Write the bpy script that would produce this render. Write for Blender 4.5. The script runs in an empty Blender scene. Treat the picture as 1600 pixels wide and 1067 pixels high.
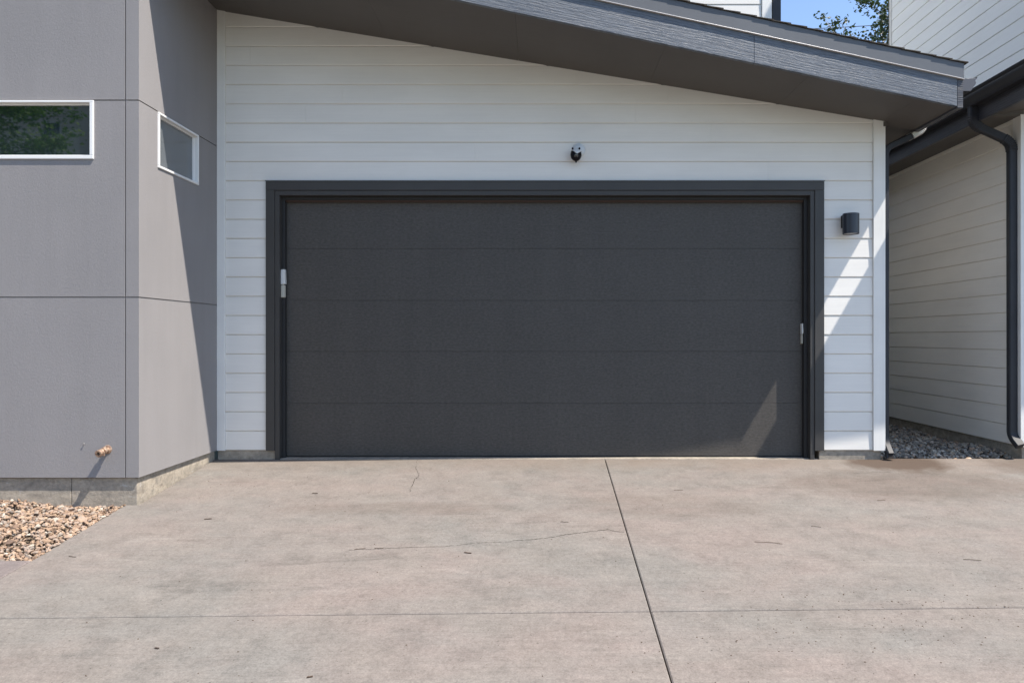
import bpy, bmesh, math, random
from mathutils import Vector, Matrix
random.seed(7)
R = math.radians
sc = bpy.context.scene

# ------------------------------------------------------------------ camera, sky, sun, exposure
F = 1100.0; D = 6.627; S = F / D; ZC = 1.145; VX, VY = 843.0, 527.0     # measured on the photograph
cam_d = bpy.data.cameras.new("camera"); cam = bpy.data.objects.new("camera", cam_d)
sc.collection.objects.link(cam); sc.camera = cam
cam.location = (0, -D, ZC); cam.rotation_euler = (R(90), 0, 0)
cam_d.sensor_width = 36; cam_d.lens = F / 1600 * 36
cam_d.shift_x = -(VX - 800) / 1600; cam_d.shift_y = -(533.5 - VY) / 1600
cam_d.clip_start = 0.05; cam_d.clip_end = 2000

SUN = Vector((2.32, -1.0, 4.06)).normalized()
w = bpy.data.worlds.new("World"); sc.world = w; w.use_nodes = True
wn = w.node_tree; bg = wn.nodes['Background']
sky = wn.nodes.new('ShaderNodeTexSky'); sky.sky_type = 'NISHITA'; sky.sun_disc = False
sky.sun_elevation = math.asin(SUN.z); sky.sun_rotation = math.atan2(SUN.x, SUN.y)
sky.air_density = 1.0; sky.dust_density = 1.2; sky.ozone_density = 1.2; sky.altitude = 1600
wn.links.new(sky.outputs[0], bg.inputs[0]); bg.inputs[1].default_value = 0.15
sl = bpy.data.lights.new("sun", 'SUN'); sl.energy = 4.6; sl.angle = R(0.55); sl.color = (1.0, 0.935, 0.85)
so = bpy.data.objects.new("sun", sl); sc.collection.objects.link(so)
so.rotation_euler = SUN.to_track_quat('Z', 'Y').to_euler(); so.location = (10, -8, 20)
sc.view_settings.view_transform = 'Standard'; sc.view_settings.look = 'None'
sc.view_settings.gamma = 1; sc.view_settings.exposure = 0.95
sc.cycles.max_bounces = 8; sc.cycles.diffuse_bounces = 5

# ------------------------------------------------------------------ helpers
C = sc.collection
ORG = {}
def finish(o, label=None, cat=None, group=None, kind=None):
    if label: o['label'] = label
    if cat: o['category'] = cat
    if group: o['group'] = group
    if kind: o['kind'] = kind
    return o
def thing(name, label, cat, loc=(0, 0, 0), group=None):
    o = bpy.data.objects.new(name, None); C.objects.link(o)
    o.location = loc; o.empty_display_size = 0.1; ORG[o] = Vector(loc)
    return finish(o, label, cat, group)
class MB:
    def __init__(s): s.v = []; s.f = []
    def add(s, vs, fs):
        n = len(s.v); s.v += [tuple(v) for v in vs]; s.f += [tuple(i + n for i in f) for f in fs]; return s
    def box(s, x0, x1, y0, y1, z0, z1):
        return s.add([(x0,y0,z0),(x1,y0,z0),(x1,y1,z0),(x0,y1,z0),(x0,y0,z1),(x1,y0,z1),(x1,y1,z1),(x0,y1,z1)],
                     [(0,3,2,1),(4,5,6,7),(0,1,5,4),(1,2,6,5),(2,3,7,6),(3,0,4,7)])
    def hexa(s, bot, top):      # two quads of points, counter-clockwise seen from above
        return s.add(list(bot) + list(top), [(0,3,2,1),(4,5,6,7),(0,1,5,4),(1,2,6,5),(2,3,7,6),(3,0,4,7)])
    def prism(s, a, b):         # two matching polygons joined
        n = len(a)
        return s.add(list(a) + list(b), [tuple(range(n))[::-1], tuple(range(n, 2*n))] +
                     [(i, (i+1) % n, n + (i+1) % n, n + i) for i in range(n)])
    def lathe(s, c, axis, prof, n=24, caps=True):   # prof: (distance along axis, radius)
        ax = Vector(axis).normalized(); u = ax.orthogonal().normalized(); v = ax.cross(u); c = Vector(c)
        vs = []
        for d, r in prof:
            for k in range(n):
                t = 2*math.pi*k/n; vs.append(c + ax*d + (u*math.cos(t) + v*math.sin(t))*r)
        fs = []
        for i in range(len(prof)-1):
            for k in range(n):
                fs.append((i*n+k, i*n+(k+1) % n, (i+1)*n+(k+1) % n, (i+1)*n+k))
        if caps:
            fs.append(tuple(range(n))[::-1]); fs.append(tuple(range((len(prof)-1)*n, len(prof)*n)))
        return s.add(vs, fs)
    def sweep(s, pts, sec, up=(0,1,0), closed=True):    # section list of (a,b) swept on path
        pts = [Vector(p) for p in pts]; up = Vector(up); n = len(sec); vs = []
        for i, p in enumerate(pts):
            t = (pts[min(i+1, len(pts)-1)] - pts[max(i-1, 0)]).normalized()
            a = t.cross(up).normalized(); b = a.cross(t).normalized()
            for q in sec: vs.append(p + a*q[0] + b*q[1])
        fs = []
        for i in range(len(pts)-1):
            for k in range(n): fs.append((i*n+k, i*n+(k+1) % n, (i+1)*n+(k+1) % n, (i+1)*n+k))
        if closed: fs.append(tuple(range(n))[::-1]); fs.append(tuple(range((len(pts)-1)*n, len(pts)*n)))
        return s.add(vs, fs)
    def build(s, name, mat, parent=None, bevel=0, smooth=False, mats=None, fm=None):
        o0 = ORG.get(parent, Vector((0,0,0)))
        me = bpy.data.meshes.new(name)
        me.from_pydata([tuple(Vector(v) - o0) for v in s.v], [], s.f)
        for m in (mats or [mat]): me.materials.append(m)
        if fm: me.polygons.foreach_set('material_index', fm)
        bm = bmesh.new(); bm.from_mesh(me)
        bmesh.ops.recalc_face_normals(bm, faces=bm.faces); bm.to_mesh(me); bm.free()
        if smooth: me.shade_smooth() if smooth is True else me.set_sharp_from_angle(angle=R(smooth))
        if smooth and smooth is not True:
            me.polygons.foreach_set('use_smooth', [True]*len(me.polygons)); me.set_sharp_from_angle(angle=R(smooth))
        o = bpy.data.objects.new(name, me); C.objects.link(o)
        if parent: o.parent = parent
        ORG[o] = o0
        if bevel:
            b = o.modifiers.new('bevel', 'BEVEL'); b.width = bevel; b.segments = 2; b.limit_method = 'ANGLE'; b.angle_limit = R(40)
        return o
def arc(c, r, a0, a1, n, ax='xz', k=0):
    return []
def P(px, py, y=0.0):           # a photographed pixel measured on the plane at depth y, in metres
    k = F / (D + y); return Vector(((px - VX)/k, y, ZC - (py - VY)/k))
SLOPE = 0.100
def gz(y): return SLOPE * max(y, -9.0) if y < 0 else 0.0
def G(px, py):                  # a photographed pixel measured on the sloping driveway, in metres
    dx, dz = (px - VX)/F, -(py - VY)/F
    Y = -(ZC + SLOPE*D) / (dz - SLOPE)   # ZC + dz*Y = SLOPE*(Y-D)
    return Vector((dx*Y, Y - D, SLOPE*(Y - D)))

# ------------------------------------------------------------------ materials
def mat(name, col, rough=0.6, spec=0.5, metal=0.0):
    m = bpy.data.materials.new(name); m.use_nodes = True
    b = m.node_tree.nodes['Principled BSDF']
    b.inputs['Base Color'].default_value = (*col, 1); b.inputs['Roughness'].default_value = rough
    b.inputs['Specular IOR Level'].default_value = spec; b.inputs['Metallic'].default_value = metal
    return m
class N:
    def __init__(s, m): s.t = m.node_tree; s.b = s.t.nodes['Principled BSDF']; s.co = s.n('ShaderNodeTexCoord').outputs['Object']
    def n(s, t, **k):
        x = s.t.nodes.new(t)
        for a, b in k.items(): setattr(x, a, b)
        return x
    def l(s, a, b): s.t.links.new(a, b)
    def map(s, scale=(1,1,1), loc=(0,0,0), rot=(0,0,0)):
        m = s.n('ShaderNodeMapping'); s.l(s.co, m.inputs[0])
        m.inputs['Scale'].default_value = scale; m.inputs['Location'].default_value = loc; m.inputs['Rotation'].default_value = rot
        return m.outputs[0]
    def noise(s, sc_, det=4, rough=0.55, vec=None, dist=0):
        x = s.n('ShaderNodeTexNoise'); s.l(vec or s.co, x.inputs['Vector'])
        x.inputs['Scale'].default_value = sc_; x.inputs['Detail'].default_value = det
        x.inputs['Roughness'].default_value = rough; x.inputs['Distortion'].default_value = dist
        return x.outputs['Fac']
    def ramp(s, fac, *stops):
        x = s.n('ShaderNodeValToRGB'); s.l(fac, x.inputs[0]); e = x.color_ramp.elements
        while len(e) < len(stops): e.new(0.5)
        for i, (p, c) in enumerate(stops):
            e[i].position = p; e[i].color = (c, c, c, 1) if isinstance(c, (int, float)) else (*c, 1)
        return x.outputs[0]
    def mix(s, fac, a, b, mode='MIX'):
        x = s.n('ShaderNodeMix', data_type='RGBA', blend_type=mode)
        if isinstance(fac, (int, float)): x.inputs[0].default_value = fac
        else: s.l(fac, x.inputs[0])
        for i, v in ((6, a), (7, b)):
            if isinstance(v, tuple): x.inputs[i].default_value = (*v, 1)
            else: s.l(v, x.inputs[i])
        return x.outputs[2]
    def math(s, op, a, b=0.0):
        x = s.n('ShaderNodeMath', operation=op)
        for i, v in ((0, a), (1, b)):
            if isinstance(v, (int, float)): x.inputs[i].default_value = v
            else: s.l(v, x.inputs[i])
        return x.outputs[0]
    def bump(s, h, strength=0.3, dist=0.01, prev=None):
        x = s.n('ShaderNodeBump'); s.l(h, x.inputs['Height']); x.inputs['Strength'].default_value = strength
        x.inputs['Distance'].default_value = dist
        if prev: s.l(prev, x.inputs['Normal'])
        s.l(x.outputs[0], s.b.inputs['Normal']); return x.outputs[0]
    def color(s, c): s.l(c, s.b.inputs['Base Color'])

def concrete(name, base, pink, grey, seed=0.0, wet=False):
    m = mat(name, base, 0.85, 0.3); n = N(m)
    v = n.map(loc=(seed, seed*1.7, 0)); vr = n.map(scale=(0.8, 1.6, 1), rot=(0, 0, R(-28)), loc=(seed, 0, 0))
    big = n.ramp(n.noise(0.75, 7, 0.65, vr, 0.2), (0.38, 0), (0.62, 1))
    c = n.mix(big, pink, grey)
    med = n.ramp(n.noise(2.3, 7, 0.7, v, 0.1), (0.40, 0), (0.66, 1))
    c = n.mix(n.math('MULTIPLY', med, 0.55), c, base)
    blotch = n.ramp(n.noise(5.5, 7, 0.75, v, 0.15), (0.26, 0.66), (0.50, 1.0), (0.75, 1.20))
    c = n.mix(0.75, c, blotch, 'MULTIPLY')
    pale = n.ramp(n.noise(1.7, 4, 0.6, n.map(scale=(1,2.2,1), loc=(seed+4, 9, 0), rot=(0,0,R(35))), 1.0), (0.60, 0), (0.74, 0.35))
    c = n.mix(pale, c, (base[0]*1.45, base[1]*1.48, base[2]*1.52))
    fine = n.noise(120, 3, 0.7, v)
    c = n.mix(0.55, c, n.ramp(fine, (0.30, 0.62), (0.5, 1.0), (0.70, 1.32)), 'MULTIPLY')
    md = n.noise(42, 4, 0.8, v)
    c = n.mix(0.7, c, n.ramp(md, (0.30, 0.74), (0.5, 1.0), (0.70, 1.22)), 'MULTIPLY')
    sp = n.noise(38, 2, 0.6, v)
    c = n.mix(0.8, c, n.ramp(sp, (0.24, 0.55), (0.30, 1.0)), 'MULTIPLY')
    # broom finish and broad drag marks, fine pits
    br = n.noise(1.0, 4, 0.7, n.map(scale=(2.2, 85, 1), rot=(0,0,0)))
    c = n.mix(0.8, c, n.ramp(br, (0.3, 0.90), (0.5, 1.0), (0.7, 1.08)), 'MULTIPLY')
    dr = n.noise(1.0, 6, 0.75, n.map(scale=(1.0, 9, 1), rot=(0,0,0.35), loc=(seed+7,1,0)))
    c = n.mix(0.8, c, n.ramp(dr, (0.26, 0.93), (0.5, 1.0), (0.74, 1.05)), 'MULTIPLY')
    vo = n.n('ShaderNodeTexVoronoi', feature='F1'); n.l(v, vo.inputs['Vector']); vo.inputs['Scale'].default_value = 26
    pit = n.math('ADD', vo.outputs['Distance'], n.math('MULTIPLY', n.noise(3.0, 2, 0.5, v), 0.5))
    c = n.mix(0.85, c, n.ramp(pit, (0.255, 0.35), (0.295, 1.0)), 'MULTIPLY')
    # scuffs and tyre smears
    sm = n.ramp(n.noise(1.4, 5, 0.7, n.map(scale=(0.6, 4.0, 1), loc=(seed+2, 3, 0), rot=(0,0,R(12))), 0.8), (0.60, 1.0), (0.74, 0.78))
    c = n.mix(1.0, c, sm, 'MULTIPLY')
    if wet:
        sep = n.n('ShaderNodeSeparateXYZ'); n.l(n.co, sep.inputs[0])
        # tan run-off dirt along the wall foot
        ny = n.math('ADD', sep.outputs[1], n.math('MULTIPLY', n.noise(1.6, 5, 0.7, v), 0.9))
        near = n.ramp(ny, (0.0, 0.0), (0.55, 1.0))
        c = n.mix(n.math('MULTIPLY', near, 0.55), c, (0.172, 0.130, 0.098))
        # brown fan-shaped stains below the two downspouts
        for cx, cy, rx, ry, k in ((3.30, -0.12, 0.55, 0.36, 0.95), (3.10, -0.75, 1.15, 0.50, 0.36), (4.75, -0.25, 0.75, 0.4, 0.5), (1.0, -1.3, 0.9, 0.3, 0.16), (-1.1, -1.35, 1.0, 0.16, 0.22)):
            a = n.math('MULTIPLY', n.math('SUBTRACT', sep.outputs[0], cx), 1/rx)
            b = n.math('MULTIPLY', n.math('SUBTRACT', sep.outputs[1], cy), 1/ry)
            d = n.math('ADD', n.math('MULTIPLY', a, a), n.math('MULTIPLY', b, b))
            d = n.math('ADD', d, n.math('MULTIPLY', n.math('SUBTRACT', n.noise(4, 5, 0.65, v), 0.5), 1.3))
            f = n.ramp(d, (0.35, k), (1.0, 0.0))
            c = n.mix(f, c, (0.080, 0.056, 0.041))
        # thin pale drips and wear arcs
    n.color(c)
    n.bump(n.noise(220, 3, 0.7, v), 0.25, 0.003, n.bump(n.noise(14, 5, 0.6, v), 0.12, 0.006))
    return m
M = {}
M['drive'] = concrete('driveway_concrete', (0.187,0.165,0.143), (0.198,0.165,0.146), (0.172,0.160,0.144), 0.0, True)
M['walk'] = concrete('walkway_concrete', (0.178,0.148,0.137), (0.184,0.147,0.138), (0.164,0.147,0.138), 13.0)
def found(name, c0, c1):
    m = mat(name, c0, 0.9, 0.2); n = N(m)
    c = n.mix(n.ramp(n.noise(5, 6, 0.65, n.map(scale=(1,1,3)), 0.8), (0.35, 0), (0.65, 1)), c0, c1)
    c = n.mix(0.8, c, n.ramp(n.noise(24, 5, 0.7), (0.3, 0.6), (0.6, 1.08)), 'MULTIPLY')
    c = n.mix(n.ramp(n.noise(3.5, 6, 0.75, n.map(scale=(1,1,2.5), loc=(5,2,1))), (0.62, 0.0), (0.66, 0.6)), c, (0.46, 0.44, 0.41))
    c = n.mix(n.ramp(n.noise(4.5, 6, 0.75, n.map(scale=(1,1,1.5), loc=(1,8,3))), (0.60, 0.0), (0.70, 0.6)), c, (0.10, 0.075, 0.055))
    n.color(c); n.bump(n.noise(40, 5, 0.7), 0.5, 0.008); return m
M['found'] = found('foundation_concrete', (0.40,0.345,0.275), (0.27,0.24,0.20))
def stucco():
    m = mat('grey_stucco', (0.26,0.255,0.265), 0.92, 0.2); n = N(m)
    g = n.noise(300, 2, 0.6); g2 = n.noise(60, 3, 0.6)
    c = n.mix(n.ramp(n.noise(1.3, 4, 0.5), (0.35, 0), (0.65, 1)), (0.262,0.248,0.245), (0.246,0.234,0.232))
    c = n.mix(0.6, c, n.ramp(g, (0.32, 0.80), (0.5, 1.0), (0.68, 1.16)), 'MULTIPLY')
    st = n.noise(3, 4, 0.6, n.map(scale=(2.5, 2.5, 0.25)))
    c = n.mix(0.5, c, n.ramp(st, (0.3, 0.93), (0.6, 1.03)), 'MULTIPLY')
    n.color(c); n.bump(g, 0.45, 0.003, n.bump(g2, 0.22, 0.005)); return m
M['stucco'] = stucco()
def paint(name, c, rough=0.55, grain=0.15, gscale=(3, 3, 60), dirt=0.06, spec=0.4):
    m = mat(name, c, rough, spec); n = N(m)
    k = n.ramp(n.noise(2.2, 5, 0.6, n.map(scale=(0.6, 0.6, 1.6))), (0.3, 1-dirt), (0.65, 1+dirt*0.4))
    cc = n.mix(1.0, c, k, 'MULTIPLY')
    s = n.noise(1.0, 5, 0.65, n.map(scale=gscale), 0.5)
    cc = n.mix(0.5, cc, n.ramp(s, (0.3, 1-dirt), (0.6, 1.02)), 'MULTIPLY')
    n.color(cc); n.bump(s, grain, 0.004); return m
M['siding'] = paint('white_siding_paint', (0.74,0.715,0.665), 0.5, 0.10, (2, 2, 70), 0.05)
M['trim_white'] = paint('white_trim_paint', (0.74,0.725,0.685), 0.5, 0.08, (30, 30, 2), 0.05)
M['nupper'] = paint('neighbour_upper_skylit_paint', (0.86,0.875,0.86), 0.5, 0.10, (2, 2, 70), 0.04)  # paler than the lower siding; the extra brightness stands in for open skylight
M['nsiding'] = paint('neighbour_siding_paint', (0.74,0.70,0.635), 0.5, 0.10, (2, 2, 70), 0.06)
def grain(name, c0, c1, sx, sz, rough, bump, warp=0.8, bd=0.006, tilt=0.0, wmix=0.35):
    m = mat(name, c0, rough, 0.5); n = N(m)
    n.co = n.map(rot=(0, tilt, 0))
    v = n.map(scale=(sx, sx, sz))
    a = n.noise(1.0, 8, 0.7, v, warp)
    wv = n.n('ShaderNodeTexWave', wave_type='BANDS', bands_direction='Z'); n.l(n.map(scale=(0.5, 0.5, 6)), wv.inputs[0])
    wv.inputs['Scale'].default_value = sz/22; wv.inputs['Distortion'].default_value = 7; wv.inputs['Detail'].default_value = 5
    wv.inputs['Detail Scale'].default_value = 1.6
    h = n.mix(wmix, a, wv.outputs['Fac'])
    c = n.mix(n.ramp(h, (0.3, 0), (0.7, 1)), c0, c1)
    c = n.mix(0.5, c, n.ramp(n.noise(1.2, 4, 0.6), (0.3, 0.9), (0.65, 1.06)), 'MULTIPLY')
    n.color(c); n.bump(h, bump, bd); return m
def door_mat():
    m = grain('charcoal_door_paint', (0.053,0.0475,0.042), (0.077,0.0695,0.0615), 9, 190, 0.55, 0.4, 0.5, 0.002)
    n = N(m); src = n.b.inputs['Base Color'].links[0].from_socket
    f = n.ramp(n.noise(1.0, 3, 0.7, n.map(scale=(34, 34, 75))), (0.3, 0.72), (0.5, 1.0), (0.7, 1.28))
    b = n.ramp(n.noise(1.0, 3, 0.6, n.map(scale=(5.5, 5.5, 0.5))), (0.3, 0.95), (0.7, 1.04))
    d = n.ramp(n.noise(1.0, 6, 0.75, n.map(scale=(26, 26, 60))), (0.26, 0.70), (0.36, 1.0))
    c = n.mix(1.0, src, f, 'MULTIPLY'); c = n.mix(1.0, c, b, 'MULTIPLY'); c = n.mix(0.7, c, d, 'MULTIPLY')
    n.color(c); m.node_tree.nodes['Principled BSDF'].inputs['Specular IOR Level'].default_value = 0.35
    return m
M['door'] = door_mat()
M['fascia'] = grain('grey_fascia_paint', (0.036,0.046,0.060), (0.136,0.152,0.178), 5, 50, 0.5, 0.8, 2.6, 0.005, -math.atan(0.167), 0.12)
M['metal_trim'] = paint('slate_trim_paint', (0.082,0.088,0.098), 0.5, 0.03, (2,2,3), 0.08, 0.5)
M['hem'] = mat('drip_edge_metal', (0.42,0.40,0.39), 0.35, 0.5)  # paler than the trim, to paint in the sunlit line along the hem
M['soffit'] = paint('charcoal_soffit_paint', (0.092,0.084,0.076), 0.6, 0.05, (1.5,40,3), 0.10)
M['casing'] = paint('charcoal_casing_paint', (0.047,0.044,0.041), 0.5, 0.12, (50,50,3), 0.12)
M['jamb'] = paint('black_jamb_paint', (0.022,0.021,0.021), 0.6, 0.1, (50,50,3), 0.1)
M['rubber'] = mat('black_rubber', (0.012,0.012,0.012), 0.7)
M['raw'] = mat('bare_wood_edge', (0.055,0.03,0.02), 0.8)
M['gutter'] = paint('black_gutter_metal', (0.028,0.029,0.034), 0.5, 0.02, (3,3,3), 0.2, 0.3)
M['gutter_in'] = mat('grey_gutter_end', (0.075,0.075,0.085), 0.45)
M['nfascia'] = grain('black_fascia_paint', (0.032,0.033,0.040), (0.060,0.060,0.068), 5, 70, 0.42, 0.6, 1.4, 0.005)
M['alu'] = mat('mill_aluminium', (0.45,0.44,0.42), 0.35, 0.5, 0.8)
M['vinyl'] = mat('white_vinyl', (0.74,0.73,0.71), 0.35)
def glass(name, c, ior):
    m = mat(name, c, 0.02, 0.5); b = m.node_tree.nodes['Principled BSDF']; b.inputs['IOR'].default_value = ior
    n = N(m); n.bump(n.noise(1.5, 2, 0.5), 0.03, 0.02); return m
M['glass'] = glass('window_glass', (0.010,0.016,0.017), 1.95)
M['glass2'] = glass('window_glass_grey_reflection', (0.11,0.12,0.128), 1.95)  # raised grey base stands in for the pale siding reflected in this pane
M['lamp'] = mat('dark_lamp_metal', (0.018,0.022,0.032), 0.38, 0.5)
N(M['lamp']).bump(N(M['lamp']).noise(300, 2), 0.1, 0.001)
M['lamp_plate'] = mat('black_plate', (0.008,0.008,0.010), 0.5)
M['lens'] = mat('lamp_lens', (0.4,0.4,0.38), 0.3)
M['black_plastic'] = mat('black_gloss_plastic', (0.006,0.005,0.007), 0.4, 0.15)
M['white_plastic'] = mat('white_plastic', (0.60,0.62,0.63), 0.35)
M['sensor'] = mat('sensor_plastic', (0.62,0.61,0.58), 0.4)
M['sensor2'] = mat('yellowed_plastic', (0.46,0.44,0.37), 0.45)
def brass():
    m = mat('weathered_brass', (0.40,0.25,0.16), 0.5, 0.5, 0.45); n = N(m)
    n.color(n.mix(n.ramp(n.noise(60, 4), (0.35, 0), (0.65, 1)), (0.20,0.11,0.07), (0.58,0.42,0.30))); n.bump(n.noise(150, 3), 0.3, 0.002); return m
M['brass'] = brass()
M['hole'] = mat('dark_bore', (0.01,0.006,0.004), 0.8)
def shingle():
    m = mat('asphalt_shingle', (0.06,0.055,0.05), 0.95, 0.1); n = N(m)
    n.color(n.mix(n.ramp(n.noise(60, 3, 0.8), (0.35, 0), (0.65, 1)), (0.035,0.032,0.03), (0.10,0.088,0.075))); n.bump(n.noise(200, 2), 0.6, 0.004); return m
M['shingle'] = shingle()
def ground_mat(name, a, b, scale=3):
    m = mat(name, a, 0.95, 0.1); n = N(m)
    n.color(n.mix(n.ramp(n.noise(scale, 8, 0.7), (0.35, 0), (0.65, 1)), a, b)); n.bump(n.noise(50, 5, 0.7), 0.5, 0.01); return m
M['soil'] = ground_mat('dry_soil', (0.10,0.08,0.06), (0.16,0.125,0.09))
M['earth'] = ground_mat('ground_earth', (0.15,0.14,0.11), (0.10,0.11,0.06), 0.4)
M['asphalt'] = ground_mat('asphalt', (0.05,0.05,0.05), (0.075,0.073,0.07), 6)
M['joint'] = mat('joint_filler', (0.022,0.018,0.015), 0.95, 0.1)
def rock(name, stops, var=0.35):
    m = mat(name, (0.3,0.25,0.2), 0.85, 0.25); n = N(m)
    at = n.n('ShaderNodeAttribute', attribute_name='tint')
    c = n.ramp(at.outputs['Fac'], *stops)
    c = n.mix(0.7, c, n.ramp(n.noise(45, 5, 0.7), (0.3, 1-var), (0.65, 1+var*0.5)), 'MULTIPLY')
    n.color(c); n.bump(n.noise(120, 3, 0.7), 0.4, 0.003); return m
M['rock_tan'] = rock('river_rock', ((0.0,(0.15,0.105,0.08)), (0.2,(0.28,0.185,0.125)), (0.5,(0.37,0.26,0.175)), (0.75,(0.35,0.255,0.195)), (0.9,(0.27,0.225,0.185)), (1.0,(0.48,0.42,0.34))))
M['rock_grey'] = rock('crushed_rock', ((0.0,(0.17,0.145,0.12)), (0.35,(0.32,0.28,0.23)), (0.7,(0.45,0.40,0.33)), (0.88,(0.46,0.29,0.18)), (1.0,(0.62,0.55,0.46))))
def leafmat(name, a, b):
    m = mat(name, a, 0.5, 0.4); n = N(m); n.color(n.mix(n.ramp(n.noise(3.0, 4), (0.35, 0), (0.65, 1)), a, b))
    t = n.n('ShaderNodeBsdfTranslucent'); t.inputs[0].default_value = (a[0]*1.3, a[1]*1.6, a[2]*0.8, 1)
    mx = n.n('ShaderNodeMixShader'); mx.inputs[0].default_value = 0.25
    out = n.t.nodes['Material Output']; n.l(n.b.outputs[0], mx.inputs[1]); n.l(t.outputs[0], mx.inputs[2]); n.l(mx.outputs[0], out.inputs[0]); return m
M['leaf'] = leafmat('poplar_leaf', (0.026,0.040,0.016), (0.062,0.078,0.038))
M['leaf2'] = leafmat('maple_leaf', (0.10,0.21,0.035), (0.20,0.32,0.06))
M['bark_pale'] = ground_mat('pale_bark', (0.52,0.49,0.44), (0.30,0.27,0.23), 9)
M['bark'] = ground_mat('brown_bark', (0.10,0.075,0.055), (0.16,0.12,0.09), 9)
M['twig'] = mat('dry_twig', (0.045,0.028,0.018), 0.9)
M['leaf_dry'] = mat('dry_leaf', (0.06,0.035,0.02), 0.85)

# ------------------------------------------------------------------ the ground, driveway and walkway
def struct(o): o['kind'] = 'structure'; return o
mb = MB()
ys = [-400, -60, -30, -16, -9, -6, -4, -2, 0, 0.02, 3, 8, 20, 60, 500]; xs = [-400, -60, -20, -8, -3, 0, 4, 8, 20, 60, 400]
zz = lambda y: gz(y) - 0.16
vs = [(x, y, zz(y)) for y in ys for x in xs]; nx = len(xs)
mb.add(vs, [(j*nx+i, j*nx+i+1, (j+1)*nx+i+1, (j+1)*nx+i) for j in range(len(ys)-1) for i in range(nx-1)])
struct(mb.build('ground', M['earth']))

def slab(mb, pts, th=0.12, bev=0.006):      # concrete slab with a tooled, slightly rounded edge
    n = len(pts); c = Vector((sum(p[0] for p in pts)/n, sum(p[1] for p in pts)/n, 0))
    ins = []
    for i, p in enumerate(pts):
        a = (Vector(pts[i]) - Vector(pts[i-1])).normalized(); b = (Vector(pts[(i+1) % n]) - Vector(p)).normalized()
        na = Vector((-a.y, a.x, 0)); nb = Vector((-b.y, b.x, 0)); m_ = (na + nb); m_ /= max(0.3, m_.dot(na))
        q = Vector(p) + m_*bev; q.z = gz(q.y) if q.y > -9 else gz(-9); ins.append(q)
    top = [tuple(q) for q in ins]; mid = [(p[0], p[1], (gz(p[1])) - bev*0.8) for p in pts]; bot = [(p[0], p[1], gz(p[1]) - th) for p in pts]
    k = len(mb.v); mb.v += top + mid + bot
    mb.f.append(tuple(k+i for i in range(n)))
    for r0, r1 in ((0, n), (n, 2*n)):
        for i in range(n): mb.f.append((k+r1+i, k+r1+(i+1) % n, k+r0+(i+1) % n, k+r0+i))
# measured joint positions
jA = G(945, 717); jB = G(1050, 1067)                       # long joint
def jx(y): t = (y - jA.y)/(jB.y - jA.y); return jA.x + (jB.x - jA.x)*t
cL = G(0, 965); cR = G(1600, 948)
def cy(x): t = (x - cL.x)/(cR.x - cL.x); return cL.y + (cR.y - cL.y)*t
eA = G(203, 784); eB = G(50, 875)
def ex(y): t = (y - eA.y)/(eB.y - eA.y); return eA.x + (eB.x - eA.x)*t
yS = -1.303
xr = 12.0; g1 = 0.0034; g2 = 0.0045; yb = -8.9
yend = -0.006
# left upper slab follows the foundation, then the gravel bed, then the walkway
# mesh kept in quads by splitting at straight lines
def P2(x, y): return (x, y, gz(y))
Yc = lambda x: cy(x)
mb = MB()
xa = jx(yend) - g1
yw = eB.y
slab(mb, [P2(jx(cy(0.6)+g2)-g1, cy(0.6)+g2), P2(jx(yend)-g1, yend), P2(-3.05, yend), P2(-3.05, yS+0.027), P2(ex(yS+0.026), yS+0.026), P2(ex(yw), yw), P2(ex(cy(ex(yw)))-0.02, cy(-3.2)+g2)])
xk = ex(cy(-3.2)) - 0.02
slab(mb, [P2(xr, 0.028), P2(3.245, 0.028), P2(3.235, yend), P2(jx(yend)+g1, yend), P2(jx(cy(0.6)+g2)+g1, cy(0.6)+g2), P2(xr, cy(xr)+g2)])
slab(mb, [P2(jx(cy(0.6)-g2)-g1, cy(0.6)-g2), P2(-9, cy(-9)-g2), P2(-9, yb), P2(jx(yb)-g1, yb)])
slab(mb, [P2(xr, cy(xr)-g2), P2(jx(cy(0.6)-g2)+g1, cy(0.6)-g2), P2(jx(yb)+g1, yb), P2(xr, yb)])
drive = struct(mb.build('driveway', M['drive']))
mb = MB()
slab(mb, [P2(ex(yw)-0.006, yw), P2(-9, yw-0.01), P2(-9, cy(-9)+g2), P2(xk-0.006, cy(-3.2)+g2)])
struct(mb.build('walkway', M['walk']))
# joint filler bed seen at the bottom of the joints
mb = MB()
mb.add([P2(-9, 0.0), P2(xr, 0.0), P2(xr, yb), P2(-9, yb)], [(0,3,2,1)])
for i in range(4): x, y, z = mb.v[i]; mb.v[i] = (x, y, z - 0.02)
mb.v = [(x, y, z) for x, y, z in mb.v]
mb.v[0] = (-3.02, 0.0, -0.02); mb.v[3] = (-3.02, yb, gz(yb) - 0.02)
struct(mb.build('joint_bed', M['joint']))
mb = MB(); mb.box(-60, 60, -17, -8.95, -1.06, gz(-9) - 0.03)
struct(mb.build('road', M['asphalt']))
# garage floor sill inside the opening
mb = MB(); mb.box(-2.50, 2.62, 0.001, 1.5, -0.12, 0.003)
struct(mb.build('garage_floor', M['found'], bevel=0.004))
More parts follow.
